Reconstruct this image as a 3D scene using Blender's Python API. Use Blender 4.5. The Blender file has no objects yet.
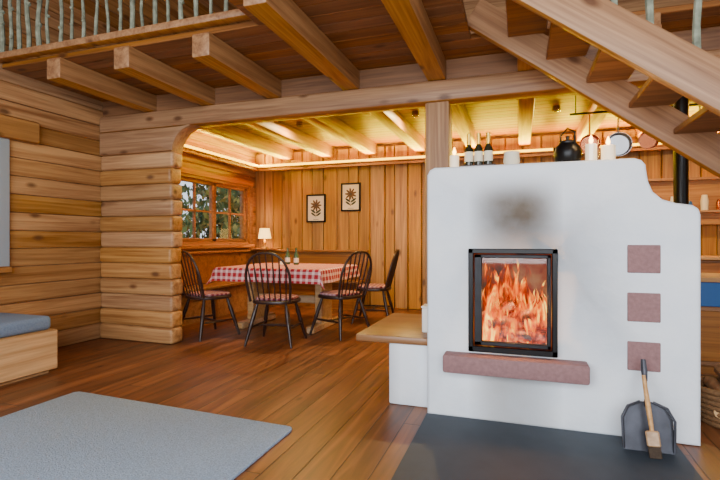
import bpy, bmesh, math, random
from mathutils import Vector, Matrix, Euler
random.seed(7)
S=bpy.context.scene
C=bpy.context.collection
pi=math.pi
# ---------------------------------------------------------------- materials
def lin(c):
    def f(v):
        v/=255.0
        return v/12.92 if v<=0.04045 else ((v+0.055)/1.055)**2.4
    return (f(c[0]),f(c[1]),f(c[2]),1)
def newmat(name):
    m=bpy.data.materials.new(name); m.use_nodes=True
    nt=m.node_tree; b=nt.nodes['Principled BSDF']
    return m,nt,b
def mathn(nt,op,a,b=None,c=None):
    n=nt.nodes.new('ShaderNodeMath'); n.operation=op
    for i,v in enumerate((a,b,c)):
        if v is None: continue
        if isinstance(v,(int,float)): n.inputs[i].default_value=v
        else: nt.links.new(v,n.inputs[i])
    return n.outputs[0]
def ramp(nt,fac,stops):
    n=nt.nodes.new('ShaderNodeValToRGB')
    cr=n.color_ramp
    while len(cr.elements)<len(stops): cr.elements.new(0.5)
    for e,(p,c) in zip(cr.elements,stops):
        e.position=p; e.color=c
    nt.links.new(fac,n.inputs[0]); return n.outputs[0]
def mixc(nt,fac,a,b,mode='MIX'):
    n=nt.nodes.new('ShaderNodeMix'); n.data_type='RGBA'; n.blend_type=mode
    for s,v in ((n.inputs[0],fac),(n.inputs[6],a),(n.inputs[7],b)):
        if isinstance(v,(int,float)): s.default_value=v
        elif isinstance(v,tuple): s.default_value=v
        else: nt.links.new(v,s)
    return n.outputs[2]
def plain(name,c,rough=0.5,metal=0,noise=0.0,nscale=20,bump=0,emit=None,estr=0):
    m,nt,b=newmat(name)
    b.inputs['Roughness'].default_value=rough; b.inputs['Metallic'].default_value=metal
    col=lin(c)
    tc=nt.nodes.new('ShaderNodeTexCoord')
    n=nt.nodes.new('ShaderNodeTexNoise'); n.inputs['Scale'].default_value=nscale; n.inputs['Detail'].default_value=5
    nt.links.new(tc.outputs['Object'],n.inputs['Vector'])
    d=tuple(max(0,x*(1-noise)) for x in col[:3])+(1,)
    l=tuple(min(1,x*(1+noise)) for x in col[:3])+(1,)
    nt.links.new(ramp(nt,n.outputs['Fac'],[(0.3,d),(0.7,l)]),b.inputs['Base Color'])
    if bump:
        bp=nt.nodes.new('ShaderNodeBump'); bp.inputs['Strength'].default_value=bump; bp.inputs['Distance'].default_value=0.01
        nt.links.new(n.outputs['Fac'],bp.inputs['Height']); nt.links.new(bp.outputs[0],b.inputs['Normal'])
    if emit:
        b.inputs['Emission Color'].default_value=lin(emit); b.inputs['Emission Strength'].default_value=estr
    return m
def wood(name,dark,light,axis='X',rough=0.5,var=0.19,knots=True,fine=1.0,kscale=1.0,coat=0.0):
    m,nt,b=newmat(name); L=nt.links
    tc=nt.nodes.new('ShaderNodeTexCoord'); geo=nt.nodes.new('ShaderNodeNewGeometry')
    rnd=geo.outputs['Random Per Island']
    off=nt.nodes.new('ShaderNodeCombineXYZ')
    r1=mathn(nt,'MULTIPLY',rnd,37.0); r2=mathn(nt,'MULTIPLY',rnd,91.0)
    L.new(r1,off.inputs[0]); L.new(r2,off.inputs[1]); L.new(r1,off.inputs[2])
    add=nt.nodes.new('ShaderNodeVectorMath'); add.operation='ADD'
    L.new(tc.outputs['Object'],add.inputs[0]); L.new(off.outputs[0],add.inputs[1])
    def mp(al,ac):
        mm=nt.nodes.new('ShaderNodeMapping')
        sc=[ac,ac,ac]; sc['XYZ'.index(axis)]=al
        mm.inputs['Scale'].default_value=sc
        L.new(add.outputs[0],mm.inputs['Vector']); return mm.outputs[0]
    n1=nt.nodes.new('ShaderNodeTexNoise'); n1.inputs['Scale'].default_value=1; n1.inputs['Detail'].default_value=6; n1.inputs['Roughness'].default_value=0.6; n1.inputs['Distortion'].default_value=0.8
    L.new(mp(0.7*fine,14*fine),n1.inputs['Vector'])
    n2=nt.nodes.new('ShaderNodeTexNoise'); n2.inputs['Scale'].default_value=1; n2.inputs['Detail'].default_value=3
    L.new(mp(1.5*fine,60*fine),n2.inputs['Vector'])
    f=mathn(nt,'ADD',mathn(nt,'MULTIPLY',n1.outputs['Fac'],0.7),mathn(nt,'MULTIPLY',n2.outputs['Fac'],0.3))
    col=ramp(nt,f,[(0.36,lin(dark)),(0.62,lin(light))])
    v=mathn(nt,'ADD',mathn(nt,'MULTIPLY',rnd,2*var),1-var)
    hs=nt.nodes.new('ShaderNodeHueSaturation'); L.new(col,hs.inputs['Color']); L.new(v,hs.inputs['Value'])
    L.new(mathn(nt,'ADD',mathn(nt,'MULTIPLY',mathn(nt,'FRACT',mathn(nt,'MULTIPLY',rnd,13.7)),0.25),0.9),hs.inputs['Saturation'])
    col=hs.outputs[0]
    if knots:
        vo=nt.nodes.new('ShaderNodeTexVoronoi'); vo.inputs['Scale'].default_value=1.0
        L.new(mp(2.4*kscale,5.0*kscale),vo.inputs['Vector'])
        k=ramp(nt,vo.outputs['Distance'],[(0.07,(1,1,1,1)),(0.18,(0,0,0,1))])
        ksel=mathn(nt,'GREATER_THAN',vo.outputs['Color'],0.3)
        kk=mathn(nt,'MULTIPLY',mathn(nt,'MULTIPLY',k,ksel),0.8)
        kd=(int(dark[0]*.6),int(dark[1]*.48),int(dark[2]*.36))
        col=mixc(nt,kk,col,lin(kd))
    L.new(col,b.inputs['Base Color'])
    b.inputs['Roughness'].default_value=rough
    if coat: b.inputs['Coat Weight'].default_value=coat; b.inputs['Coat Roughness'].default_value=0.25
    bp=nt.nodes.new('ShaderNodeBump'); bp.inputs['Strength'].default_value=0.25; bp.inputs['Distance'].default_value=0.004
    L.new(f,bp.inputs['Height']); L.new(bp.outputs[0],b.inputs['Normal'])
    return m
LD,LL=(132,86,48),(190,144,94)
logX=wood('log_wood_x',LD,LL,'X'); logY=wood('log_wood_y',LD,LL,'Y'); logZ=wood('log_wood_z',LD,LL,'Z')
beamY=wood('joist_wood_y',(128,80,40),(182,132,80),'Y'); beamX=wood('beam_wood_x',(132,86,48),(184,136,88),'X')
ceilX=wood('ceiling_plank_x',(104,62,28),(152,100,52),'X')
plankZ=wood('plank_wood_z',(126,82,32),(182,134,62),'Z',var=0.24)
benchX=wood('bench_wood',(112,72,38),(158,110,64),'X',rough=0.4)
paleW=wood('pale_pine',(160,120,78),(204,166,122),'Y',rough=0.5,knots=False)
paleX=wood('pale_pine_x',(160,120,78),(204,166,122),'X',rough=0.5,knots=False)
darkW=plain('dark_stained_wood',(46,27,22),0.35,noise=0.3,nscale=30)
def floor_mat():
    m,nt,b=newmat('floor_boards'); L=nt.links
    tc=nt.nodes.new('ShaderNodeTexCoord'); sp=nt.nodes.new('ShaderNodeSeparateXYZ'); L.new(tc.outputs['Object'],sp.inputs[0])
    xs=mathn(nt,'DIVIDE',sp.outputs[0],0.165)
    idx=mathn(nt,'FLOOR',xs); fr=mathn(nt,'FRACT',xs)
    wn=nt.nodes.new('ShaderNodeTexWhiteNoise'); wn.noise_dimensions='1D'; L.new(idx,wn.inputs['W'])
    ys=mathn(nt,'ADD',mathn(nt,'DIVIDE',sp.outputs[1],2.9),mathn(nt,'MULTIPLY',wn.outputs['Value'],7.0))
    iy=mathn(nt,'FLOOR',ys); fy=mathn(nt,'FRACT',ys)
    cv=nt.nodes.new('ShaderNodeCombineXYZ'); L.new(idx,cv.inputs[0]); L.new(iy,cv.inputs[1])
    w2=nt.nodes.new('ShaderNodeTexWhiteNoise'); w2.noise_dimensions='2D'; L.new(cv.outputs[0],w2.inputs['Vector'])
    r=w2.outputs['Value']
    cx=nt.nodes.new('ShaderNodeCombineXYZ')
    L.new(mathn(nt,'MULTIPLY',sp.outputs[0],13),cx.inputs[0])
    L.new(mathn(nt,'ADD',mathn(nt,'MULTIPLY',sp.outputs[1],0.9),mathn(nt,'MULTIPLY',r,40)),cx.inputs[1])
    n=nt.nodes.new('ShaderNodeTexNoise'); n.inputs['Scale'].default_value=1.2; n.inputs['Detail'].default_value=7; n.inputs['Distortion'].default_value=1.0
    L.new(cx.outputs[0],n.inputs['Vector'])
    col=ramp(nt,n.outputs['Fac'],[(0.3,lin((74,42,22))),(0.5,lin((110,64,34))),(0.72,lin((142,90,52)))])
    hs=nt.nodes.new('ShaderNodeHueSaturation'); L.new(col,hs.inputs['Color'])
    L.new(mathn(nt,'ADD',mathn(nt,'MULTIPLY',r,0.42),0.78),hs.inputs['Value'])
    gx=mathn(nt,'MINIMUM',fr,mathn(nt,'SUBTRACT',1.0,fr))
    gy=mathn(nt,'MULTIPLY',mathn(nt,'MINIMUM',fy,mathn(nt,'SUBTRACT',1.0,fy)),17.0)
    g=mathn(nt,'MINIMUM',gx,gy)
    gap=ramp(nt,g,[(0.006,(1,1,1,1)),(0.026,(0,0,0,1))])
    vv=nt.nodes.new('ShaderNodeTexVoronoi'); vv.inputs['Scale'].default_value=1
    mpn=nt.nodes.new('ShaderNodeMapping'); mpn.inputs['Scale'].default_value=(5,2,1); L.new(tc.outputs['Object'],mpn.inputs[0]); L.new(mpn.outputs[0],vv.inputs['Vector'])
    kn=ramp(nt,vv.outputs['Distance'],[(0.05,(0.8,0.8,0.8,1)),(0.12,(0,0,0,1))])
    col=mixc(nt,kn,hs.outputs[0],lin((54,28,15)))
    col=mixc(nt,gap,col,lin((30,15,9)))
    L.new(col,b.inputs['Base Color'])
    L.new(mathn(nt,'ADD',mathn(nt,'MULTIPLY',n.outputs['Fac'],0.2),0.3),b.inputs['Roughness'])
    bp=nt.nodes.new('ShaderNodeBump'); bp.inputs['Strength'].default_value=0.5; bp.inputs['Distance'].default_value=0.003; bp.invert=True
    L.new(gap,bp.inputs['Height']); L.new(bp.outputs[0],b.inputs['Normal'])
    return m
def plaster_mat():
    m,nt,b=newmat('fireplace_plaster'); L=nt.links
    tc=nt.nodes.new('ShaderNodeTexCoord')
    n=nt.nodes.new('ShaderNodeTexNoise'); n.inputs['Scale'].default_value=3.5; n.inputs['Detail'].default_value=6
    L.new(tc.outputs['Object'],n.inputs['Vector'])
    base=ramp(nt,n.outputs['Fac'],[(0.3,lin((222,232,242))),(0.7,lin((240,246,251)))])
    sp=nt.nodes.new('ShaderNodeSeparateXYZ'); L.new(tc.outputs['Object'],sp.inputs[0])
    dx=mathn(nt,'DIVIDE',mathn(nt,'ADD',sp.outputs[0],0.21),0.27)
    dx2=mathn(nt,'POWER',mathn(nt,'ABSOLUTE',dx),2.1)
    gx=mathn(nt,'MAXIMUM',mathn(nt,'SUBTRACT',1.0,dx2),0.0)
    mr=nt.nodes.new('ShaderNodeMapRange'); mr.interpolation_type='SMOOTHSTEP'
    mr.inputs['From Min'].default_value=1.52; mr.inputs['From Max'].default_value=1.3
    L.new(sp.outputs[2],mr.inputs['Value'])
    mr2=nt.nodes.new('ShaderNodeMapRange'); mr2.inputs['From Min'].default_value=1.03; mr2.inputs['From Max'].default_value=1.24
    mr2.inputs['To Min'].default_value=.5
    L.new(sp.outputs[2],mr2.inputs['Value'])
    s=mathn(nt,'MULTIPLY',mathn(nt,'MULTIPLY',gx,mr.outputs[0]),mr2.outputs[0])
    s=mathn(nt,'MULTIPLY',s,mathn(nt,'ADD',mathn(nt,'MULTIPLY',n.outputs['Fac'],0.9),0.6))
    s=mathn(nt,'MINIMUM',mathn(nt,'MULTIPLY',s,1.0),.95)
    L.new(mixc(nt,s,base,lin((98,84,66))),b.inputs['Base Color'])
    b.inputs['Roughness'].default_value=0.85
    n3=nt.nodes.new('ShaderNodeTexNoise'); n3.inputs['Scale'].default_value=14; n3.inputs['Detail'].default_value=4
    L.new(tc.outputs['Object'],n3.inputs['Vector'])
    bp=nt.nodes.new('ShaderNodeBump'); bp.inputs['Strength'].default_value=0.3; bp.inputs['Distance'].default_value=0.015
    L.new(n3.outputs['Fac'],bp.inputs['Height']); L.new(bp.outputs[0],b.inputs['Normal'])
    return m
def gingham(name,step=0.06,uv=False,base=(238,226,220),red=(176,30,40),th=.5):
    m,nt,b=newmat(name); L=nt.links
    tc=nt.nodes.new('ShaderNodeTexCoord'); sp=nt.nodes.new('ShaderNodeSeparateXYZ')
    L.new(tc.outputs['UV' if uv else 'Object'],sp.inputs[0])
    a=mathn(nt,'GREATER_THAN',mathn(nt,'FRACT',mathn(nt,'DIVIDE',sp.outputs[0],step)),th)
    c=mathn(nt,'GREATER_THAN',mathn(nt,'FRACT',mathn(nt,'DIVIDE',sp.outputs[1],step)),th)
    f=mathn(nt,'MULTIPLY',mathn(nt,'ADD',a,c),0.5)
    L.new(mixc(nt,f,lin(base),lin(red)),b.inputs['Base Color'])
    b.inputs['Roughness'].default_value=0.9
    return m
def flame_mat():
    m,nt,b=newmat('flame'); L=nt.links
    nt.nodes.remove(b); out=nt.nodes['Material Output']
    tc=nt.nodes.new('ShaderNodeTexCoord')
    mp=nt.nodes.new('ShaderNodeMapping'); mp.inputs['Scale'].default_value=(11,11,3.6); L.new(tc.outputs['Object'],mp.inputs[0])
    n=nt.nodes.new('ShaderNodeTexNoise'); n.inputs['Scale'].default_value=1.2; n.inputs['Detail'].default_value=4; n.inputs['Distortion'].default_value=1.4
    L.new(mp.outputs[0],n.inputs['Vector'])
    col=ramp(nt,n.outputs['Fac'],[(0.40,lin((130,16,2))),(0.51,lin((235,60,4))),(0.60,lin((255,125,14))),(0.69,lin((255,205,80)))])
    em=nt.nodes.new('ShaderNodeEmission'); L.new(col,em.inputs[0])
    L.new(ramp(nt,n.outputs['Fac'],[(0.48,(1.1,1.1,1.1,1)),(0.70,(4.5,4.5,4.5,1))]),em.inputs[1])
    tr=nt.nodes.new('ShaderNodeBsdfTransparent'); mx=nt.nodes.new('ShaderNodeMixShader')
    f=ramp(nt,n.outputs['Fac'],[(0.40,(0.03,0.03,0.03,1)),(0.62,(0.65,0.65,0.65,1))])
    L.new(f,mx.inputs[0]); L.new(tr.outputs[0],mx.inputs[1]); L.new(em.outputs[0],mx.inputs[2]); L.new(mx.outputs[0],out.inputs[0])
    return m
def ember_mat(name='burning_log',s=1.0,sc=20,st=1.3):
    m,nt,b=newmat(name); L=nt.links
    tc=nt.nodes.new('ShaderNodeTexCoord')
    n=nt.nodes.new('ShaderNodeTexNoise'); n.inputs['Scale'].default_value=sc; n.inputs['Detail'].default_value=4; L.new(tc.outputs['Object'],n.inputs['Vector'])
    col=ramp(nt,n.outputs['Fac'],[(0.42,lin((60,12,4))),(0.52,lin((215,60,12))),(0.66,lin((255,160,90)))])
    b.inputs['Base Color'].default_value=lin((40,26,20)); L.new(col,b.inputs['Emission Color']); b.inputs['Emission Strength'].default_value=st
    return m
def glass_mat(name='window_glass',t=0.9,col=(1,1,1,1)):
    m,nt,b=newmat(name); L=nt.links; nt.nodes.remove(b); out=nt.nodes['Material Output']
    tr=nt.nodes.new('ShaderNodeBsdfTransparent'); tr.inputs[0].default_value=col
    gl=nt.nodes.new('ShaderNodeBsdfGlossy'); gl.inputs['Roughness'].default_value=0.03
    mx=nt.nodes.new('ShaderNodeMixShader'); mx.inputs[0].default_value=1-t
    L.new(tr.outputs[0],mx.inputs[1]); L.new(gl.outputs[0],mx.inputs[2]); L.new(mx.outputs[0],out.inputs[0]); return m
def emis(name,c,s):
    m,nt,b=newmat(name); b.inputs['Base Color'].default_value=lin(c); b.inputs['Emission Color'].default_value=lin(c); b.inputs['Emission Strength'].default_value=s; return m
M_floor=floor_mat(); M_plaster=plaster_mat(); M_check=gingham('gingham_cloth',0.075,True,base=(232,200,196),red=(166,18,34),th=.42); M_cush=gingham('gingham_cushion',0.05,False,base=(180,140,145),red=(104,20,36))
M_flame=flame_mat(); M_ember=ember_mat(); M_glass=glass_mat(t=.95); M_fglass=glass_mat('stove_glass',0.97)
M_black=plain('black_metal',(22,22,24),0.35,0.6); M_blackm=plain('matte_black_steel',(34,34,38),0.5,0.5,noise=0.3,nscale=12)
M_grey=plain('shovel_steel',(66,68,76),0.45,0.6,noise=0.3,nscale=12)
M_slate=plain('hearth_slate',(46,56,66),0.6,noise=0.12,nscale=9,bump=0.1)
M_sand=plain('red_sandstone',(138,104,104),0.85,noise=0.14,nscale=45,bump=0.3)
M_rug=plain('rug_wool',(148,174,204),0.95,noise=0.22,nscale=130,bump=0.6)
M_matt=plain('grey_mattress',(108,130,162),0.9,noise=0.1,nscale=80,bump=0.2)
M_white=plain('white_paint',(235,235,230),0.5); M_wax=plain('candle_wax',(245,236,215),0.5,emit=(255,200,120),estr=0.6)
M_cas=plain('grey_painted_frame',(150,162,172),0.5)
M_cflame=emis('candle_flame',(255,180,80),20); M_gold=plain('gold_foil',(200,160,70),0.3,0.9); M_bottle=plain('dark_bottle_glass',(30,34,22),0.08)
M_label=plain('paper_label',(225,215,190),0.7); M_steel=plain('brushed_steel',(170,170,172),0.25,0.9); M_copper=plain('copper',(190,110,70),0.25,0.9)
M_stick=plain('peeled_branch',(126,134,116),0.7,noise=0.45,nscale=18,bump=0.4)
M_brick=ember_mat('firebrick_painted_glow',1,7,.3)  # glow of the fire put into the lining brick as weak emission
M_led=emis('led_strip',(255,205,20),6); M_shade=plain('lamp_shade',(250,225,170),0.8,emit=(255,205,110),estr=3.5)
M_blue=plain('blue_enamel',(30,92,160),0.35); M_leaf=plain('leaves',(84,104,56),0.8,noise=0.8,nscale=1.2); M_leafy=plain('autumn_leaves',(150,140,66),0.8,noise=0.5,nscale=1.2); M_grass=plain('grass',(90,112,56),0.95,noise=0.3,nscale=3)
M_bark=plain('firewood_bark',(110,78,52),0.9,noise=0.4,nscale=20,bump=0.5); M_cut=plain('firewood_cut',(200,160,110),0.8,noise=0.15,nscale=20)
M_ink=plain('print_ink',(70,58,40),0.8); M_mat=plain('picture_paper',(222,206,172),0.8); M_wick=plain('wicker',(110,78,46),0.8,noise=0.3,nscale=60,bump=0.5)
M_inkleaf=plain('print_leaf',(50,56,34),0.8); M_petal=plain('print_petal',(92,64,32),0.8)
M_bristle=plain('bristle',(60,48,36),0.9,noise=0.4,nscale=90)
M_towel=plain('white_towel',(225,224,220),0.9)
# ---------------------------------------------------------------- mesh builder
class MB:
    def __init__(s): s.bm=bmesh.new(); s.uv=None
    def _merge(s,t,m,smooth=True):
        for f in t.faces: f.material_index=m; f.smooth=smooth
        me=bpy.data.meshes.new('t'); t.to_mesh(me); t.free(); s.bm.from_mesh(me); bpy.data.meshes.remove(me)
    def box(s,x0,x1,y0,y1,z0,z1,m=0,bev=0,seg=1,M=None):
        t=bmesh.new(); bmesh.ops.create_cube(t,size=1)
        for v in t.verts: v.co=Vector((x0+(v.co.x+.5)*(x1-x0),y0+(v.co.y+.5)*(y1-y0),z0+(v.co.z+.5)*(z1-z0)))
        if bev: bmesh.ops.bevel(t,geom=t.edges[:],offset=bev,segments=seg,profile=0.5,affect='EDGES')
        if M: bmesh.ops.transform(t,matrix=M,verts=t.verts)
        s._merge(t,m); return s
    def tube(s,pts,r,m=0,n=10,closed=False):
        pts=[Vector(p) for p in pts]; k=len(pts)
        if not isinstance(r,(list,tuple)): r=[r]*k
        t=bmesh.new(); rings=[]; up=None
        for i,p in enumerate(pts):
            if closed: d=pts[(i+1)%k]-pts[i-1]
            else: d=pts[min(i+1,k-1)]-pts[max(i-1,0)]
            d.normalize()
            if up is None: up=Vector((0,0,1)) if abs(d.z)<0.9 else Vector((1,0,0))
            a=d.cross(up).normalized(); b=a.cross(d).normalized(); up=b
            rings.append([t.verts.new(p+(a*math.cos(2*pi*j/n)+b*math.sin(2*pi*j/n))*r[i]) for j in range(n)])
        for i in range(k if closed else k-1):
            A=rings[i];B=rings[(i+1)%k]
            for j in range(n): t.faces.new((A[j],A[(j+1)%n],B[(j+1)%n],B[j]))
        if not closed:
            t.faces.new(rings[0]); t.faces.new(rings[-1][::-1])
        bmesh.ops.recalc_face_normals(t,faces=t.faces)
        s._merge(t,m); return s
    def lathe(s,prof,c,m=0,n=24,M=None):
        t=bmesh.new(); rings=[]
        for r,z in prof:
            if r<1e-5: rings.append([t.verts.new((0,0,z))])
            else: rings.append([t.verts.new((r*math.cos(2*pi*j/n),r*math.sin(2*pi*j/n),z)) for j in range(n)])
        for A,B in zip(rings,rings[1:]):
            for j in range(n):
                a=[A[j%len(A)],A[(j+1)%len(A)],B[(j+1)%len(B)],B[j%len(B)]]
                u=[]; [u.append(v) for v in a if v not in u]
                if len(u)>2: t.faces.new(u)
        bmesh.ops.recalc_face_normals(t,faces=t.faces)
        mt=Matrix.Translation(c)
        if M: mt=mt@M
        bmesh.ops.transform(t,matrix=mt,verts=t.verts)
        s._merge(t,m); return s
    def ball(s,c,r,m=0,sc=(1,1,1),sub=2,R=None):
        t=bmesh.new(); bmesh.ops.create_icosphere(t,subdivisions=sub,radius=r)
        mt=Matrix.Translation(c)
        if R is not None: mt=mt@R
        bmesh.ops.transform(t,matrix=mt@Matrix.Diagonal((*sc,1)),verts=t.verts)
        s._merge(t,m); return s
    def extr(s,poly,d0,d1,plane='XZ',m=0,bev=0,seg=2,M=None):
        t=bmesh.new()
        def P(a,b,d): return {'XZ':(a,d,b),'XY':(a,b,d),'YZ':(d,a,b)}[plane]
        A=[t.verts.new(P(a,b,d0)) for a,b in poly]; B=[t.verts.new(P(a,b,d1)) for a,b in poly]; n=len(poly)
        t.faces.new(A); t.faces.new(B[::-1])
        for i in range(n): t.faces.new((A[i],B[i],B[(i+1)%n],A[(i+1)%n]))
        bmesh.ops.recalc_face_normals(t,faces=t.faces)
        if bev:
            es=[e for e in t.edges if len(e.link_faces)==2 and any(len(f.verts)==n and n>4 for f in e.link_faces)]
            bmesh.ops.bevel(t,geom=es or t.edges[:],offset=bev,segments=seg,profile=0.5,affect='EDGES')
        if M: bmesh.ops.transform(t,matrix=M,verts=t.verts)
        s._merge(t,m); return s
    def build(s,name,mats,parent=None,loc=None,rot=None,keep=False,ang=40):
        me=bpy.data.meshes.new(name)
        if not keep:
            xs=[v.co.x for v in s.bm.verts]; ys=[v.co.y for v in s.bm.verts]; zs=[v.co.z for v in s.bm.verts]
            o=Vector(((min(xs)+max(xs))/2,(min(ys)+max(ys))/2,min(zs)))
            bmesh.ops.translate(s.bm,vec=-o,verts=s.bm.verts)
        else: o=Vector((0,0,0))
        s.bm.to_mesh(me); s.bm.free()
        for m in (mats if isinstance(mats,list) else [mats]): me.materials.append(m)
        me.set_sharp_from_angle(angle=math.radians(ang))
        ob=bpy.data.objects.new(name,me); C.objects.link(ob)
        ob.location=o if loc is None else loc
        if rot: ob.rotation_euler=rot
        if parent: ob.parent=parent
        return ob
def empty(name,loc=(0,0,0),rz=0):
    e=bpy.data.objects.new(name,None); C.objects.link(e); e.location=loc; e.rotation_euler=(0,0,rz); e.empty_display_size=.1; return e

XL,XR,YB,YF,ZT=-4.45,3.8,7.3,-2.6,5.0
h=0.17
# ---------------------------------------------------------------- shell
b=MB(); b.box(XL-.2,XR+.2,YF-.2,YB+.2,-.12,0); b.build('floor',M_floor,keep=True)
b=MB()
x=XL-.2
while x<XR+.2:
    b.box(x,min(x+.2,XR+.2),YF-.2,YB+.2,ZT,ZT+.06,bev=.006); x+=.2
b.build('ceiling',logY,keep=True)
def logwall(name,axis,f0,f1,a0,a1,openings,mat,z1=ZT,z0=0):
    b=MB(); z=z0; i=0
    while z<z1-.01:
        segs=[(a0,a1)]
        for (oa,ob_,oz0,oz1) in openings:
            if z+h/2>oz0 and z+h/2<oz1:
                ns=[]
                for s0,s1 in segs:
                    if oa>s0 and oa<s1 or ob_>s0 and ob_<s1:
                        if oa>s0: ns.append((s0,oa))
                        if ob_<s1: ns.append((ob_,s1))
                    else: ns.append((s0,s1))
                segs=ns
        for s0,s1 in segs:
            e=random.uniform(-.006,.006)
            if axis=='Y': b.box(f0,f1+e,s0,s1,z,z+h,bev=.02,seg=2)
            else: b.box(s0,s1,f0+e,f1,z,z+h,bev=.02,seg=2)
        z+=h; i+=1
    return b.build(name,mat,keep=True)
W1=(5.22,7.10,6*h,12*h); W2=(1.75,2.96,5*h,12*h)
logwall('wall_left','Y',XL-.2,XL,YF-.2,YB+.2,[W1,W2],logY)
logwall('wall_right','Y',XR+.2,XR,YF-.2,YB+.2,[(.3,2.3,5*h,12*h)],logY)
WF=(-3.2,2.6,4*h,22*h)
logwall('wall_front','X',YF,YF-.2,XL,XR,[WF],logX)
b=MB(); x=XL
while x<XR:
    w=random.uniform(.16,.27); e=random.uniform(0,.016)
    b.box(x,min(x+w,XR)-.008,YB+e,YB+.08,0,2.62,bev=.01); x+=w
b.box(XL,XR,YB+.06,YB+.2,0,ZT,1)
b.build('wall_back',[plankZ,logX],keep=True)
PY0,PY1=4.03,4.21
b=MB(); z=0; k=0
while z<2.03:
    e=random.uniform(-.008,.01); 
    b.box(XL,-3.46+random.uniform(-.012,.012),PY0+e,PY1,z,z+h,bev=.032,seg=3); z+=h
b.build('wall_partition',logX,keep=True)
b=MB()
poly=[(XL,2.04),(-3.47,2.04)]
for i in range(9):
    a=i/8*pi/2; poly.append((-3.18-.28*math.cos(a),2.03+.26*math.sin(a)))
poly.append((XL,2.29))
b.extr(poly,PY0,PY1,'XZ',0,bev=.012)
b.build('trim_corbel',beamX)
b=MB(); b.box(XL,XR,PY0-.01,PY1+.01,2.29,2.475,bev=.03,seg=2); b.build('main_beam',beamX)
b=MB(); b.box(XL,XR,PY0+.04,PY1-.04,2.475,2.66,bev=.01); b.build('trim_blocking',ceilX)
# ---------------------------------------------------------------- gallery
jx=[(-3.85,2.95),(-3.11,2.95),(-2.35,2.95),(-1.55,2.4),(-.76,2.4),(-.02,3.68),(.75,3.68),(1.5,3.68),(2.25,3.68),(3.0,3.68)]
for x,y0 in jx:
    b=MB(); b.box(x,x+.16,y0,YB,2.475,2.655,bev=.014,seg=2); b.build('ceiling_joist',beamY)
b=MB(); y=2.4
while y<YB:
    xa=XL if y>=2.85 else -1.8
    xb=XR if y>=3.6 else -.36
    b.box(xa,xb,y,min(y+.145,YB),2.655,2.70,bev=.007); y+=.147
b.build('gallery_floor',ceilX,keep=True)
b=MB(); b.box(XL,-1.8,2.9,2.985,2.70,2.76,bev=.015,seg=2); b.box(-1.82,-1.75,2.4,2.985,2.70,2.76,bev=.015)
b.build('gallery_trim',beamY)
def stick(b,p0,p1,r,m=0):
    p0=Vector(p0);p1=Vector(p1);n=7;pts=[];rs=[]
    ph=random.uniform(0,6)
    for i in range(n):
        t=i/(n-1); p=p0.lerp(p1,t)+Vector((math.sin(ph+t*5),math.cos(ph*2+t*6),0))*.009*math.sin(pi*t)*1.6
        pts.append(p); rs.append(r*random.uniform(.85,1.15)*(1-.15*t))
    b.tube(pts,rs,m,8)
    for q in range(2):
        t=random.uniform(.15,.85); b.ball(p0.lerp(p1,t),r*1.25,m,sub=1)
b=MB(); x=-4.38
while x<-1.85:
    stick(b,(x,2.945,2.75),(x+random.uniform(-.03,.03),2.945,3.62),random.uniform(.013,.02)); x+=random.uniform(.105,.14)
b.box(XL+.01,-1.75,2.91,2.985,3.6,3.67,1,bev=.02,seg=2)
b.build('gallery_railing',[M_stick,beamX])
# ---------------------------------------------------------------- staircase (descends to the right)
st=empty('staircase',(0,0,0))
sl=-.75; ang=math.atan(.75)
def stringer(y0,y1,xa,xb,nm):
    L=(xb-xa)/math.cos(ang); b=MB(); wd=.27*math.cos(ang)
    b.box(0,L,0,y1-y0,0,wd,bev=.022,seg=2)
    o=b.build(nm,beamX,parent=st,keep=True,loc=(xa,y0,2.41-.75*xa),rot=(0,ang,0)); return o
stringer(3.55,3.63,-.40,2.95,'stringer_wall'); stringer(2.72,2.79,-.40,2.95,'stringer_outer')
b=MB()
for k in range(2,14):
    z=2.985-.193*k; x=-.36+.2573*(k-.5)
    b.box(x-.11,x+.15,2.78,3.56,z-.04,z,bev=.006)
b.build('treads',ceilX,parent=st,keep=True)
b=MB()
for i in range(18):
    x=-.2+i*.17+random.uniform(-.02,.02); zb=2.41-.75*x+.26
    stick(b,(x,2.755,zb-.02),(x+random.uniform(-.02,.02),2.755,zb+.85),.018)
pts=[(-.4,2.755,2.41+.3+.25+.86),(2.95,2.755,2.41-.75*2.95+.25+.86)]
b.tube(pts,.035,1,12)
b.build('balusters',[M_stick,beamX],parent=st,keep=True)
b=MB(); b.box(2.86,2.98,2.69,2.82,0,1.5,bev=.02); b.build('newel_post',logZ,parent=st,keep=True)
# ---------------------------------------------------------------- post
b=MB(); b.box(-.78,-.57,4.03,4.23,0,2.29,bev=.02,seg=2); b.build('support_post',logZ)
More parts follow.
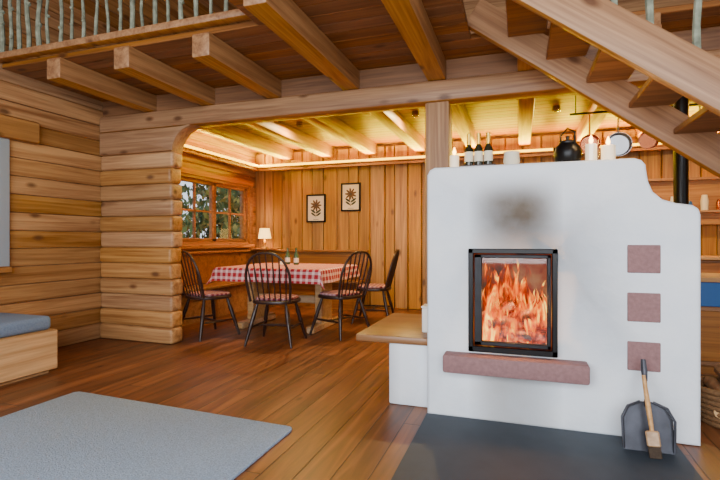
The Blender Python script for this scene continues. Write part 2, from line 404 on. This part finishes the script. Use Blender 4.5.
# ---------------------------------------------------------------- windows
def window(name,y0,y1,z0,z1,nsash,sx=XL,cols=2,cm=0,deep=0):
    b=MB(); xo=sx-.12
    fw=.055
    for (a,c,d,e) in ((y0,y1,z0,z0+fw),(y0,y1,z1-fw,z1),(y0,y0+fw,z0,z1),(y1-fw,y1,z0,z1)):
        b.box(xo,sx+.012,a,c,d,e,cm,bev=.008)
    cw=.085
    b.box(sx,sx+.03,y0-cw,y1+cw,z1-.01,z1+cw,0,bev=.008); b.box(sx,sx+.06,y0-cw,y1+cw,z0-.05,z0+.01,0,bev=.008)
    b.box(sx,sx+.028,y0-cw,y0+.01,z0,z1,cm,bev=.008); b.box(sx,sx+.028,y1-.01,y1+cw,z0,z1,cm,bev=.008)
    if deep: b.box(sx-.005,sx+.07,y0-.25,y1+.34,z1-.02,z1+.19,0,bev=.012)
    W=(y1-y0-2*fw)/nsash
    for i in range(nsash):
        a=y0+fw+i*W; c=a+W; s=.05
        for (p,q,r,t) in ((a,c,z0+fw,z0+fw+s),(a,c,z1-fw-s,z1-fw),(a,a+s,z0+fw,z1-fw),(c-s,c,z0+fw,z1-fw)):
            b.box(xo+.03,xo+.09,p,q,r,t,0,bev=.006)
        for j in range(1,cols):
            yy=a+s+(W-2*s)*j/cols; b.box(xo+.045,xo+.08,yy-.014,yy+.014,z0+fw+s,z1-fw-s,0)
        zz=(z0+z1)/2; b.box(xo+.045,xo+.08,a+s,c-s,zz-.014,zz+.014,0)
        b.box(xo+.06,xo+.064,a+s,c-s,z0+fw+s,z1-fw-s,1)
    return b.build(name,[beamY,M_glass,M_cas])
window('window_1',*W1,2,cols=2)
window('window_2',*W2,2,cols=1,cm=2,deep=1)
b=MB(); x0,x1,z0,z1=WF
for i in range(5):
    x=x0+(x1-x0)*i/4; b.box(max(x-.05,x0),min(x+.05,x1),YF-.16,YF-.04,z0,z1,0,bev=.01)
for z in (z0+.05,(z0+z1)/2,z1-.05): b.box(x0,x1,YF-.15,YF-.05,z-.05,z+.05,0,bev=.01)
b.box(x0,x1,YF-.11,YF-.105,z0,z1,1)
b.build('window_3',[beamX,M_glass])
b=MB(); fy0,fy1=.3,2.3
for y in (fy0,1.3,fy1): b.box(XR+.04,XR+.14,max(fy0,y-.04),min(fy1,y+.04),5*h,12*h,0,bev=.01)
for z in (5*h+.04,12*h-.04): b.box(XR+.04,XR+.14,fy0,fy1,z-.04,z+.04,0,bev=.01)
b.box(XR+.09,XR+.094,fy0,fy1,5*h,12*h,1)
b.build('window_4',[beamY,M_glass])
# outdoors
b=MB(); b.box(-40,XL-.25,-30,30,-.5,-.3); b.box(XL-.25,40,-30,YF-.25,-.5,-.3); b.box(XR+.25,40,YF-.25,30,-.5,-.3); b.build('lawn_ground',M_grass,keep=True)
b=MB()
for mi in (0,1):
    t=bmesh.new()
    for q in range(24 if mi==0 else 7):
        c=Vector((random.uniform(-10.5,-7.6),random.uniform(2,19),random.uniform(0,2.4))); R=random.uniform(.9,1.6)
        for i in range(400):
            d=Vector((random.gauss(0,1),random.gauss(0,1),random.gauss(0,1))).normalized()*R*random.uniform(.6,1)
            p=c+Vector((d.x,d.y,d.z*1.2)); 
            if p.z<-.25: continue
            s=random.uniform(.07,.15); e=Euler((random.uniform(0,6),random.uniform(0,6),random.uniform(0,6))).to_matrix()
            vs=[t.verts.new(p+e@Vector(v)*s) for v in ((-1,0,0),(0,-.5,.1),(1,0,0),(0,.5,.1))]; t.faces.new(vs)
    b._merge(t,mi,False)
b.build('garden_hedge',[M_leaf,M_leafy],keep=True)
# ---------------------------------------------------------------- cornice + LED strips
b=MB(); 
b.box(XL+.005,XL+.17,4.22,YB,2.325,2.345,bev=.004); b.box(XL+.15,XL+.17,4.22,YB-.17,2.29,2.36,bev=.004)
b.box(XL+.17,XR,YB-.17,YB,2.325,2.345,bev=.004); b.box(XL+.17,XR,YB-.17,YB-.15,2.29,2.36,bev=.004)
b.box(XL+.150,XL+.170,4.3,YB-.15,2.361,2.392,1); b.box(XL+.17,XR-.1,YB-.170,YB-.150,2.361,2.392,1)
b.build('cornice_led_strip',[logX,M_led])
LEDC=(1,.68,.0)
def area(name,loc,sx,sy,rot,power,col=(1,1,1)):
    l=bpy.data.lights.new(name,'AREA'); l.shape='RECTANGLE'; l.size=sx; l.size_y=sy; l.energy=power; l.color=col
    o=bpy.data.objects.new(name,l); C.objects.link(o); o.location=loc; o.rotation_euler=rot; return o
def point(name,loc,power,col,r=.05):
    l=bpy.data.lights.new(name,'POINT'); l.energy=power; l.color=col; l.shadow_soft_size=r
    o=bpy.data.objects.new(name,l); C.objects.link(o); o.location=loc; return o
area('led_light_left',(XL+.20,5.75,2.385),.05,2.9,(0,math.radians(-150),0),110,LEDC)
area('led_light_back',(-2.0,YB-.20,2.385),4.6,.05,(math.radians(150),0,pi),170,LEDC)
area('led_light_kitchen',(2.1,YB-.20,2.385),3.2,.05,(math.radians(150),0,pi),140,LEDC)
# ---------------------------------------------------------------- dining corner bench
b=MB()
b.box(-4.43,-2.35,6.83,7.27,.42,.46,0,bev=.008); b.box(-4.43,-4.0,4.3,6.83,.42,.46,0,bev=.008)
b.box(-4.43,-2.35,7.2,7.27,.46,.90,0,bev=.01); b.box(-4.43,-4.37,4.3,7.2,.46,.90,0,bev=.01)
b.box(-4.43,-2.33,7.15,7.28,.90,.935,0,bev=.008); b.box(-4.43,-4.32,4.3,7.15,.90,.935,0,bev=.008)
for x in (-3.9,-2.45): b.box(x,x+.05,6.88,7.25,0,.42,0,bev=.006)
for y in (4.35,5.6): b.box(-4.42,-4.05,y,y+.05,0,.42,0,bev=.006)
b.box(-4.4,-2.4,6.92,6.95,0,.42,0); b.box(-4.12,-4.09,4.35,6.9,0,.42,0)
b.box(-4.36,-3.95,6.95,7.26,.936,.956,0,bev=.004)
b.build('corner_bench',benchX)
b=MB(); b.lathe([(0,0),(.06,0),(.06,.015),(.02,.03),(.015,.06),(.03,.1),(.012,.15),(.01,.2)],(0,0,0),0)
b.lathe([(.11,.17),(.08,.34),(.078,.34),(.108,.17)],(0,0,0),1)
o=b.build('table_lamp',[M_gold,M_shade],loc=(-4.12,7.06,.957),keep=True)
point('table_lamp_bulb',(-4.12,7.06,1.22),10,(1,.66,.3),.04)
# ---------------------------------------------------------------- dining table
tx0,tx1,ty0,ty1=-3.5,-2.11,4.82,6.05; TZ=.765
tb=empty('dining_table',((tx0+tx1)/2,(ty0+ty1)/2,0))
W=tx1-tx0; D=ty1-ty0
b=MB(); b.box(-W/2,W/2,-D/2,D/2,TZ-.04,TZ,0,bev=.006); b.box(-W/2+.12,W/2-.12,-D/2+.15,-D/2+.18,TZ-.13,TZ-.04); b.box(-W/2+.12,W/2-.12,D/2-.18,D/2-.15,TZ-.13,TZ-.04)
for sx in (-1,1):
    x=sx*(W/2-.22)
    b.box(x-.045,x+.045,-.18,.18,.08,TZ-.04,0,bev=.012); b.box(x-.05,x+.05,-.42,.42,0,.085,0,bev=.015); b.box(x-.05,x+.05,-.42,.42,TZ-.12,TZ-.04,0,bev=.012)
b.box(-W/2+.2,W/2-.2,-.03,.03,.3,.4,0,bev=.01)
b.build('table_frame',paleX,parent=tb,keep=True)
t=bmesh.new(); uvl=t.loops.layers.uv.new('UVMap'); dr=.16; NU,NV=60,56; G=[]
for i in range(NU+1):
    row=[]
    for j in range(NV+1):
        a=-W/2-dr+(W+2*dr)*i/NU; c=-D/2-dr+(D+2*dr)*j/NV
        ex=max(abs(a)-W/2,0); ey=max(abs(c)-D/2,0)
        wv=.012*math.sin(c*14)*(ex/dr); wv2=.012*math.sin(a*13)*(ey/dr)
        px=math.copysign(min(abs(a),W/2)+(.012 if ex else 0)+ex*.12+wv+ey*ex*1.5,a) if ex else a*(1+.006)
        py=math.copysign(min(abs(c),D/2)+(.012 if ey else 0)+ey*.12+wv2+ey*ex*1.5,c) if ey else c*(1+.006)
        z=TZ+.004-max(ex,ey)-.4*min(ex,ey)
        v=t.verts.new((px,py,z)); row.append((v,(a,c)))
    G.append(row)
for i in range(NU):
    for j in range(NV):
        q=[G[i][j],G[i+1][j],G[i+1][j+1],G[i][j+1]]
        f=t.faces.new([x[0] for x in q])
        for l,x in zip(f.loops,q): l[uvl].uv=x[1]
b=MB(); b.bm.loops.layers.uv.new('UVMap'); b._merge(t,0); b.build('tablecloth',M_check,parent=tb,keep=True)
b=MB(); b.lathe([(0,0),(.035,0),(.035,.09),(.03,.09),(.03,.01),(0,.01)],(0,0,0),0); b.lathe([(0,.011),(.028,.011),(.028,.05),(0,.05)],(0,0,0),1); b.build('candle_holder',[M_glass,M_wax],loc=(-2.95,5.5,TZ+.006),keep=True)
M_gg=plain('green_bottle_glass',(70,92,60),0.1)
for (x,y) in ((-3.0,5.75),(-2.82,5.65)):
    b=MB(); b.lathe([(0,0),(.032,0),(.035,.01),(.035,.12),(.014,.17),(.014,.22),(.017,.225),(0,.23)],(0,0,0),0); b.lathe([(.0355,.03),(.0355,.09)],(0,0,0),1); b.build('table_bottle',[M_gg,M_label],loc=(x,y,TZ+.006),keep=True)
# ---------------------------------------------------------------- windsor chair
def chair_mesh():
    b=MB()
    poly=[]
    for i in range(28):
        a=2*pi*i/28; ca,sa=math.cos(a),math.sin(a)
        x=math.copysign(abs(ca)**.7,ca)*.215*(1+.06*sa); y=math.copysign(abs(sa)**.7,sa)*.205
        poly.append((x,y))
    b.extr(poly,.425,.458,'XY',0,bev=.008)
    b.extr([(x*.9,y*.88+.01) for x,y in poly],.459,.485,'XY',1,bev=.011,seg=3)
    for sx in (-1,1):
        for sy in (-1,1):
            p0=Vector((sx*.14,sy*.13,.43)); p1=Vector((sx*.225,sy*.225,0))
            pts=[p0.lerp(p1,t) for t in (0,.12,.3,.45,.5,.55,.8,1)]
            b.tube(pts,[.013,.015,.021,.018,.022,.018,.015,.011],0,10)
        a=Vector((sx*.14,-.13,.43)).lerp(Vector((sx*.225,-.225,0)),.58); c=Vector((sx*.14,.13,.43)).lerp(Vector((sx*.225,.225,0)),.58)
        b.tube([a,a.lerp(c,.5),c],[.009,.014,.009],0,8)
        if sx==-1: m1=a.lerp(c,.5)
        else: m2=a.lerp(c,.5)
    b.tube([m1,m1.lerp(m2,.5),m2],[.009,.014,.009],0,8)
    def hoop(t):
        a=pi*t; x=-math.cos(a)
        X=.225*math.copysign(abs(x)**.8,x); s=math.sin(a)
        zz=.50*s**.62 if s>0 else 0
        Y=-.165-.12*(zz/.5)
        pinch=1-.14*(1-min(zz/.28,1))
        return Vector((X*pinch,Y,.45+zz))
    b.tube([hoop(i/32) for i in range(33)],.0125,0,10)
    for i in range(7):
        x=(i-3)*.052; xt=(i-3)*.062
        best=min((hoop(k/200) for k in range(20,181)),key=lambda p:abs(p.x-xt))
        b.tube([(x,-.165,.45),((x+best.x)/2,(-.165+best.y)/2-.003,(.45+best.z)/2),(best.x,best.y,best.z)],[.006,.0085,.006],0,8)
    me=b.build('chair_src',[darkW,M_cush],keep=True)
    m=me.data; bpy.data.objects.remove(me); return m
cm=chair_mesh()
for (x,y,r) in ((-3.42,4.59,math.radians(-22)),(-2.48,4.50,math.radians(8)),(-1.98,5.12,math.radians(66)),(-1.86,6.05,math.radians(97))):
    o=bpy.data.objects.new('dining_chair',cm); C.objects.link(o); o.location=(x,y,0); o.rotation_euler=(0,0,r); o.scale=(1.12,1.12,1.02)
# ---------------------------------------------------------------- pictures
def picture(x0,x1,z0,z1,kind):
    b=MB(); y=YB-.025
    f=.026
    for a,c,d,e in ((x0,x1,z0,z0+f),(x0,x1,z1-f,z1),(x0,x0+f,z0,z1),(x1-f,x1,z0,z1)): b.box(a,c,y-.01,YB-.001,d,e,0,bev=.003)
    b.box(x0+f/2,x1-f/2,y+.008,YB-.004,z0+f/2,z1-f/2,1)
    cx,cz=(x0+x1)/2,(z0+z1)/2+.05
    yy=y+.006
    for i in range(9):
        a=2*pi*i/9+kind*.3
        b.ball((cx+.055*math.cos(a),yy,cz+.055*math.sin(a)),.05,4,sc=(1,.03,.34),sub=2,R=Matrix.Rotation(-a,4,'Y'))
    b.ball((cx,yy-.001,cz),.024,2,sc=(1,.06,1),sub=2)
    b.tube([(cx,yy,cz-.05),(cx+.008,yy,cz-.12),(cx-.004,yy,cz-.2)],.004,3,6)
    for s in (-1,1):
        for q,dz in ((.07,-.10),(.065,-.15)): b.ball((cx+s*.05,yy,cz+dz),q*.8,3,sc=(1,.02,.32),sub=2,R=Matrix.Rotation(-s*.6,4,'Y'))
    b.box(cx-.05,cx+.05,yy,yy+.002,z0+.045,z0+.052,2)
    b.build('framed_picture',[M_black,M_mat,M_ink,M_inkleaf,M_petal])
picture(-3.44,-3.09,1.40,1.87,0); picture(-2.81,-2.47,1.575,2.04,1)
# ---------------------------------------------------------------- fireplace
fp=empty('masonry_fireplace',((-.556+.912)/2,3.4,0)); FX=.178; FY=3.4
FH=1.555
prof=[(-.556,0),(.912,0),(.912,1.235),(.902,1.268),(.875,1.288),(.80,1.300),(.735,1.322),(.69,1.365),(.668,1.42),(.660,1.47),(.655,1.515),(.635,1.542),(.60,FH)]
prof+=[(-.51,FH),(-.54,FH-.015),(-.556,FH-.045)]
b=MB(); b.extr([(x-FX,z) for x,z in prof],2.94-FY,3.82-FY,'XZ',0,bev=.022,seg=3)
body=b.build('plaster_body',[M_plaster],parent=fp,keep=True)
cb=MB(); cb.box(-.29-FX,.198-FX,2.8-FY,3.36-FY,.43,1.04,0); cut=cb.build('cut',M_plaster,keep=True); cut.location=fp.location
bm_=body.modifiers.new('hole','BOOLEAN'); bm_.object=cut; bm_.operation='DIFFERENCE'; bm_.solver='EXACT'
bpy.context.view_layer.update()
dg=bpy.context.evaluated_depsgraph_get(); me=bpy.data.meshes.new_from_object(body.evaluated_get(dg)); body.modifiers.clear(); body.data=me
bpy.data.objects.remove(cut)
b=MB()
def fbox(x0,x1,y0,y1,z0,z1,m=0,bev=0,seg=1): b.box(x0-FX,x1-FX,y0-FY,y1-FY,z0,z1,m,bev,seg)
X0,X1,Z0,Z1=-.298,.205,.424,1.048
yf=2.915
for a,c,d,e in ((X0,X1,Z0,Z0+.035),(X0,X1,Z1-.03,Z1),(X0,X0+.03,Z0,Z1),(X1-.03,X1,Z0,Z1)): fbox(a,c,yf,2.97,d,e,0,bev=.004)
X0+=.035;X1-=.035;Z0+=.04;Z1-=.035
for a,c,d,e in ((X0,X1,Z0,Z0+.025),(X0,X1,Z1-.022,Z1),(X0,X0+.045,Z0,Z1),(X1-.022,X1,Z0,Z1)): fbox(a,c,yf+.008,2.96,d,e,1,bev=.004)
fbox(X1-.012,X1-.002,yf-.018,yf+.008,.6,.9,1,bev=.003)
fbox(X0+.02,X1-.01,2.945,2.949,Z0+.01,Z1-.01,2)
b.build('stove_door',[M_black,M_blackm,M_fglass],parent=fp,keep=True)
b=MB()
fbox(-.288,.196,3.33,3.355,.432,1.038,0); fbox(-.288,-.27,2.97,3.34,.432,1.038,0); fbox(.178,.196,2.97,3.34,.432,1.038,0); fbox(-.288,.196,2.97,3.34,.432,.45,0); fbox(-.288,.196,2.97,3.34,1.02,1.038,0)
b.build('firebox_lining',M_brick,parent=fp,keep=True)
b=MB()
def fc(p): return (p[0]-FX,p[1]-FY,p[2])
for (p,q,r) in (((-.24,3.12,.5),(.15,3.06,.5),.045),((-.24,3.2,.5),(.16,3.22,.5),.045),((-.2,3.08,.57),(.15,3.2,.585),.045),((-.08,3.2,.58),(.08,3.05,.65),.038),((-.22,3.15,.6),(-.03,3.12,.7),.035),((0,3.15,.62),(.14,3.18,.72),.035)):
    b.tube([fc(p),fc(q)],r,0,12)
b.build('burning_logs',M_ember,parent=fp,keep=True)
b=MB(); t=bmesh.new()
for q in range(34):
    cx=random.uniform(-.22,.15); cy=random.uniform(3.02,3.29); H=random.uniform(.32,.57)*(1-abs(cx+.03)*.7); w=random.uniform(.035,.08); ph=random.uniform(0,6); rows=[]
    an=random.uniform(-.5,.5)
    for i in range(13):
        s=i/12; ww=w*(math.sin(pi*min(s*.9+.12,1))**.8)*(1-s*.7); ox=.035*math.sin(ph+s*6)*s
        row=[]
        for j in range(5):
            a=(j-2)/2; row.append(t.verts.new(fc((cx+ox+a*ww*math.cos(an),cy+a*ww*math.sin(an)+.01*math.cos(a*2),.46+s*H))))
        rows.append(row)
    for i in range(12):
        for j in range(4): t.faces.new((rows[i][j],rows[i][j+1],rows[i+1][j+1],rows[i+1][j]))
b._merge(t,0); b.build('flames',M_flame,parent=fp,keep=True)
point('fire_light',(-.04,3.02,.72),9,(1,.42,.12),.05)
b=MB(); fbox(-.44,.362,2.825,2.95,.305,.412,0,bev=.012,seg=2); b.build('hearth_shelf',M_sand,parent=fp,keep=True)
for i,(a,c) in enumerate(((.919,1.073),(.651,.81),(.382,.541))):
    b=MB(); fbox(.562,.722,2.932,2.96,a,c,0,bev=.004); b.build('sandstone_tile_%d'%(i+1),M_sand,parent=fp,keep=True)
b=MB(); b.box(-.835,-.56,3.05,3.95,0,.415,0,bev=.015,seg=2); b.box(-1.06,-.56,3.02,4.0,.412,.462,1,bev=.012,seg=2)
b.build('fireside_bench',[M_plaster,benchX])
b=MB(); b.box(-.64,-.57,3.2,3.32,.463,.63,0,bev=.006); b.box(-.645,-.565,3.195,3.325,.63,.645,0,bev=.004); b.build('match_box',[M_white])
b=MB(); b.box(-.556,.79,1.55,2.935,.0,.012,0,bev=.003); b.build('hearth_slab',M_slate)
# ---------------------------------------------------------------- rug, day bed
b=MB(); poly=[]
for cx,cy,a0 in ((-1.28,2.42,0),(-2.97,2.50,90),(-2.97,.5,180),(-1.28,.42,270)):
    for k in range(5):
        a=math.radians(a0+k*22.5); poly.append((cx+.04*math.cos(a),cy+.04*math.sin(a)))
b.extr(poly,0.0,.018,'XY',0,bev=.006); b.build('area_rug',M_rug)
b=MB(); b.box(-4.43,-3.645,.9,2.9,.03,.36,0,bev=.01); b.box(-4.43,-3.70,.92,2.86,0,.03,0)
b.box(-4.42,-3.67,.92,2.87,.36,.475,1,bev=.035,seg=3)
b.build('day_bed',[paleW,M_matt])
# ---------------------------------------------------------------- things on the fireplace
ZT2=FH+.001
def bottle(x,y):
    b=MB(); b.lathe([(0,0),(.024,0),(.025,.01),(.025,.085),(.012,.115),(.010,.12)],(0,0,0),0); b.lathe([(.0255,.02),(.0255,.075)],(0,0,0),1)
    b.lathe([(.0115,.112),(.012,.16),(.014,.165),(.013,.178),(0,.18)],(0,0,0),2); b.build('small_bottle',[M_bottle,M_label,M_gold],loc=(x,y,ZT2+.02),keep=True).scale=(1.1,1.1,1.15)
for x in (-.31,-.25,-.19): bottle(x,3.08)
b=MB(); b.box(-.36,-.14,3.03,3.13,ZT2,ZT2+.018,0,bev=.004); b.build('bottle_tray',darkW)
def candle(x,y,r,hh,glass=False,name='pillar_candle'):
    b=MB(); b.lathe([(0,0),(r,0),(r,hh),(r*.8,hh+.003),(r*.5,hh-.006),(0,hh-.008)],(0,0,0),0)
    b.tube([(0,0,hh-.008),(0,0,hh+.008)],.0012,1,6)
    b.lathe([(0,hh+.004),(.009,hh+.013),(.012,hh+.024),(.006,hh+.044),(0,hh+.058)],(0,0,0),2,n=10)
    if glass: b.lathe([(0,-.004),(r+.012,-.004),(r+.014,hh*1.35),(r+.012,hh*1.35),(r+.01,0),(0,0)],(0,0,0),3)
    b.build(name,[M_wax,M_black,M_cflame,M_glass],loc=(x,y,ZT2+(.004 if glass else 0)),keep=True)
candle(-.40,3.06,.03,.085); candle(.395,3.05,.032,.10,True,'glass_candle'); candle(.485,3.05,.038,.09) 
point('candle_light',(.395,3.0,1.76),1.2,(1,.65,.3),.02)
point('candle_light',(.485,3.0,1.75),1.2,(1,.65,.3),.02)
b=MB(); b.lathe([(0,0),(.035,0),(.05,.03),(.045,.08),(.05,.09),(.047,.092),(.04,.08),(0,.02)],(0,0,0),0); b.build('ceramic_cup',M_label,loc=(-.05,3.08,ZT2),keep=True)
b=MB(); b.lathe([(0,0),(.055,0),(.075,.03),(.08,.07),(.07,.11),(.05,.13),(.05,.14),(.03,.15),(.008,.155),(.012,.175),(0,.18)],(0,0,0),0)
b.tube([(.072,0,.06),(.10,0,.08),(.12,0,.125)],[.016,.011,.008],0,8)
b.tube([(-.06,0,.12),(-.06,0,.19),(0,0,.225),(.06,0,.19),(.06,0,.12)],.005,0,8)
b.build('tea_kettle',M_black,loc=(.275,3.12,ZT2),keep=True,rot=(0,0,2.2))
# ---------------------------------------------------------------- coal shovel + brush
tilt=math.radians(13)
e=empty('fireplace_shovel',(.625,2.765,0.013)); e.rotation_euler=(-tilt,0,math.radians(2))
b=MB(); 
poly=[(-.115,0.0),(.115,0.0),(.12,.16),(.09,.22),(.03,.245),(-.03,.245),(-.09,.22),(-.12,.16)]
b.extr(poly,-.004,.0,'XZ',0)
for sx in (-1,1): b.tube([(sx*.115,-.012,.008),(sx*.12,-.035,.16),(sx*.09,-.035,.22),(sx*.03,-.02,.245)],.007,0,8)
b.tube([(0,0,.22),(0,-.03,.28),(0,-.02,.36)],.009,0,10); b.tube([(0,-.02,.35),(0,-.015,.4),(0,-.01,.46)],[.012,.016,.012],0,12)
b.build('shovel_pan',[M_grey],parent=e,keep=True)
e=empty('hearth_brush',(.64,2.685,0.013)); e.rotation_euler=(-tilt*.9,math.radians(-7),math.radians(-8))
b=MB(); b.box(-.03,.03,-.012,.012,.055,.13,0,bev=.006); b.box(-.028,.028,-.01,.01,.0,.055,1,bev=.004)
b.tube([(0,0,.13),(.0,0,.2),(.0,0,.3),(0,0,.40)],[.010,.012,.012,.009],0,12)
b.build('brush_body',[paleW,M_bristle],parent=e,keep=True)
# ---------------------------------------------------------------- firewood basket
b=MB(); cx,cy=1.25,3.38
def ring(z,rx,ry,r): b.tube([(cx+rx*math.cos(2*pi*i/28),cy+ry*math.sin(2*pi*i/28),z) for i in range(28)],r,0,8,closed=True)
for k in range(7): ring(.017+k*.033,.2+.008*k,.17+.006*k,.017)
b.lathe([(0,.005),(.2,.005),(.2,.02),(0,.02)],(cx,cy,0),0)
for i in range(9):
    a=random.uniform(-.3,.3); x=cx-.15+i*.036; z=.10+.08*(i%3)
    b.tube([(x,cy-.13,z),(x+a*.1,cy+.13,z+.03)],.038,1,9)
    b.tube([(x,cy-.131,z),(x,cy-.134,z)],.035,2,9)
b.build('firewood_basket',[M_wick,M_bark,M_cut])
# ---------------------------------------------------------------- kitchen
b=MB(); kx0,kx1,ky0,ky1=1.25,2.6,4.5,5.1
b.box(kx0,kx1,ky0,ky1,0.08,.56,0,bev=.008); b.box(kx0,kx1,ky0+.01,ky1,.56,.76,1,bev=.006); b.box(kx0-.02,kx1+.02,ky0-.02,ky1,.76,.80,2,bev=.006); b.box(kx0+.03,kx1-.03,ky0+.05,ky1,0,.08,0)
for i in range(3):
    x=kx0+.03+i*.44; b.box(x,x+.41,ky0-.015,ky0,.12,.53,0,bev=.006); b.tube([(x+.35,ky0-.03,.4),(x+.35,ky0-.03,.5)],.006,3,8)
b.build('kitchen_cabinet',[benchX,M_blue,paleX,M_steel])
b=MB(); b.tube([(1.3,4.68,.8),(1.3,4.68,2.66)],.055,0,20); b.lathe([(.056,.8),(.09,.8),(.09,.815),(.056,.83)],(1.3,4.68,0),0); b.build('stove_pipe',M_black)
b=MB(); b.box(-.4,3.6,6.7,YB-.01,.08,.86,0,bev=.01); b.box(-.42,3.62,6.66,YB-.01,.86,.9,1,bev=.006); b.box(-.36,3.56,6.76,YB-.02,0,.08,0)
for i in range(7):
    x=-.36+i*.56; b.box(x,x+.53,6.685,6.7,.12,.83,0,bev=.006)
b.build('kitchen_counter',[benchX,paleX])
b=MB(); b.box(1.4,3.7,7.05,YB-.18,1.45,1.48,0,bev=.004)
b.box(1.4,1.43,7.05,YB-.14,1.3,1.9,0); b.box(3.67,3.7,7.05,YB-.14,1.3,1.9,0); b.box(1.4,3.7,7.05,YB-.14,1.87,1.9,0); b.box(1.4,3.7,7.14,YB-.001,1.3,1.9,0)
for i in range(12):
    x=1.55+i*.17; hh=random.uniform(.1,.22); b.lathe([(0,0),(.04,0),(.045,hh*.6),(.03,hh),(0,hh)],(x,7.1,1.481),1+i%4)
b.build('kitchen_shelf_with_jars',[beamX,M_label,M_copper,M_white,M_blue])
b=MB(); b.tube([(.45,4.9,2.3),(1.7,4.9,2.3)],.01,0,8); 
for x in (.5,1.65): b.tube([(x,4.9,2.3),(x,4.9,2.475)],.006,0,6)
for i,(x,r,m) in enumerate(((.62,.09,1),(.86,.11,2),(1.1,.085,1),(1.5,.1,2))):
    M=Matrix.Rotation(pi/2,4,'X')
    b.lathe([(0,0),(r*.85,0),(r,.05),(r*.97,.05),(r*.83,.005),(0,.004)],(x,4.9,2.29-.2-r),m,M=M)
    b.tube([(x,4.885,2.29-.2-.005),(x,4.885,2.29-.01)],[.008,.006],m,8)
    b.tube([(x+.012*math.cos(a*.7),4.893,2.295+.012*math.sin(a*.7)) for a in range(9)],.003,m,6)
b.build('hanging_pot_rack',[M_black,M_copper,M_steel])
b=MB(); b.box(1.72,1.95,4.46,4.475,.5,.8,0,bev=.006); b.box(1.72,1.95,4.46,4.62,.801,.812,0,bev=.004); b.build('dish_towel',M_towel)
# ---------------------------------------------------------------- ceiling spots, dining alcove pair added as warm fill
b=MB()
for x,y in ((-2.75,5.6),(-1.2,5.6),(.4,5.9),(2.0,5.9)):
    b.lathe([(0,2.654),(.04,2.654),(.045,2.60),(.035,2.60),(.033,2.63),(0,2.63)],(x,y,0),0)
b.build('ceiling_spots_and_fill',M_steel,keep=True)
for i,(x,y,pw) in enumerate(((-2.75,5.6,44),(-1.2,5.6,38),(.4,5.9,34),(2.0,5.9,34))):
    area('ceiling_spot_fill',(x,y,2.595),.07,.07,(0,0,0),pw,(1,.68,.26))
# ---------------------------------------------------------------- daylight
area('daylight_fill_front',((WF[0]+WF[1])/2,YF-.02,2.2),5.6,3.0,(pi/2,0,0),490,(.92,.96,1))  # added area lamp, soft daylight fill at the unseen front window
area('daylight_right',(XR-.02,1.3,1.45),1.9,1.1,(pi/2,0,pi/2),30,(.85,.93,1))
w=bpy.data.worlds.new('sky'); S.world=w; w.use_nodes=True
bg=w.node_tree.nodes['Background']
tcw=w.node_tree.nodes.new('ShaderNodeTexCoord'); sw=w.node_tree.nodes.new('ShaderNodeSeparateXYZ'); w.node_tree.links.new(tcw.outputs['Generated'],sw.inputs[0])
cr=ramp(w.node_tree,sw.outputs[2],[(0.0,(.75,.82,.88,1)),(0.6,(.5,.66,.9,1))]); w.node_tree.links.new(cr,bg.inputs[0]); bg.inputs[1].default_value=2.0
# ---------------------------------------------------------------- camera
cd=bpy.data.cameras.new('camera'); cam=bpy.data.objects.new('camera',cd); C.objects.link(cam)
cd.sensor_width=36; cd.lens=23.5; cd.clip_start=.05
cam.location=(0,0,1.1); cam.rotation_euler=(pi/2,0,math.radians(18.8)); S.camera=cam
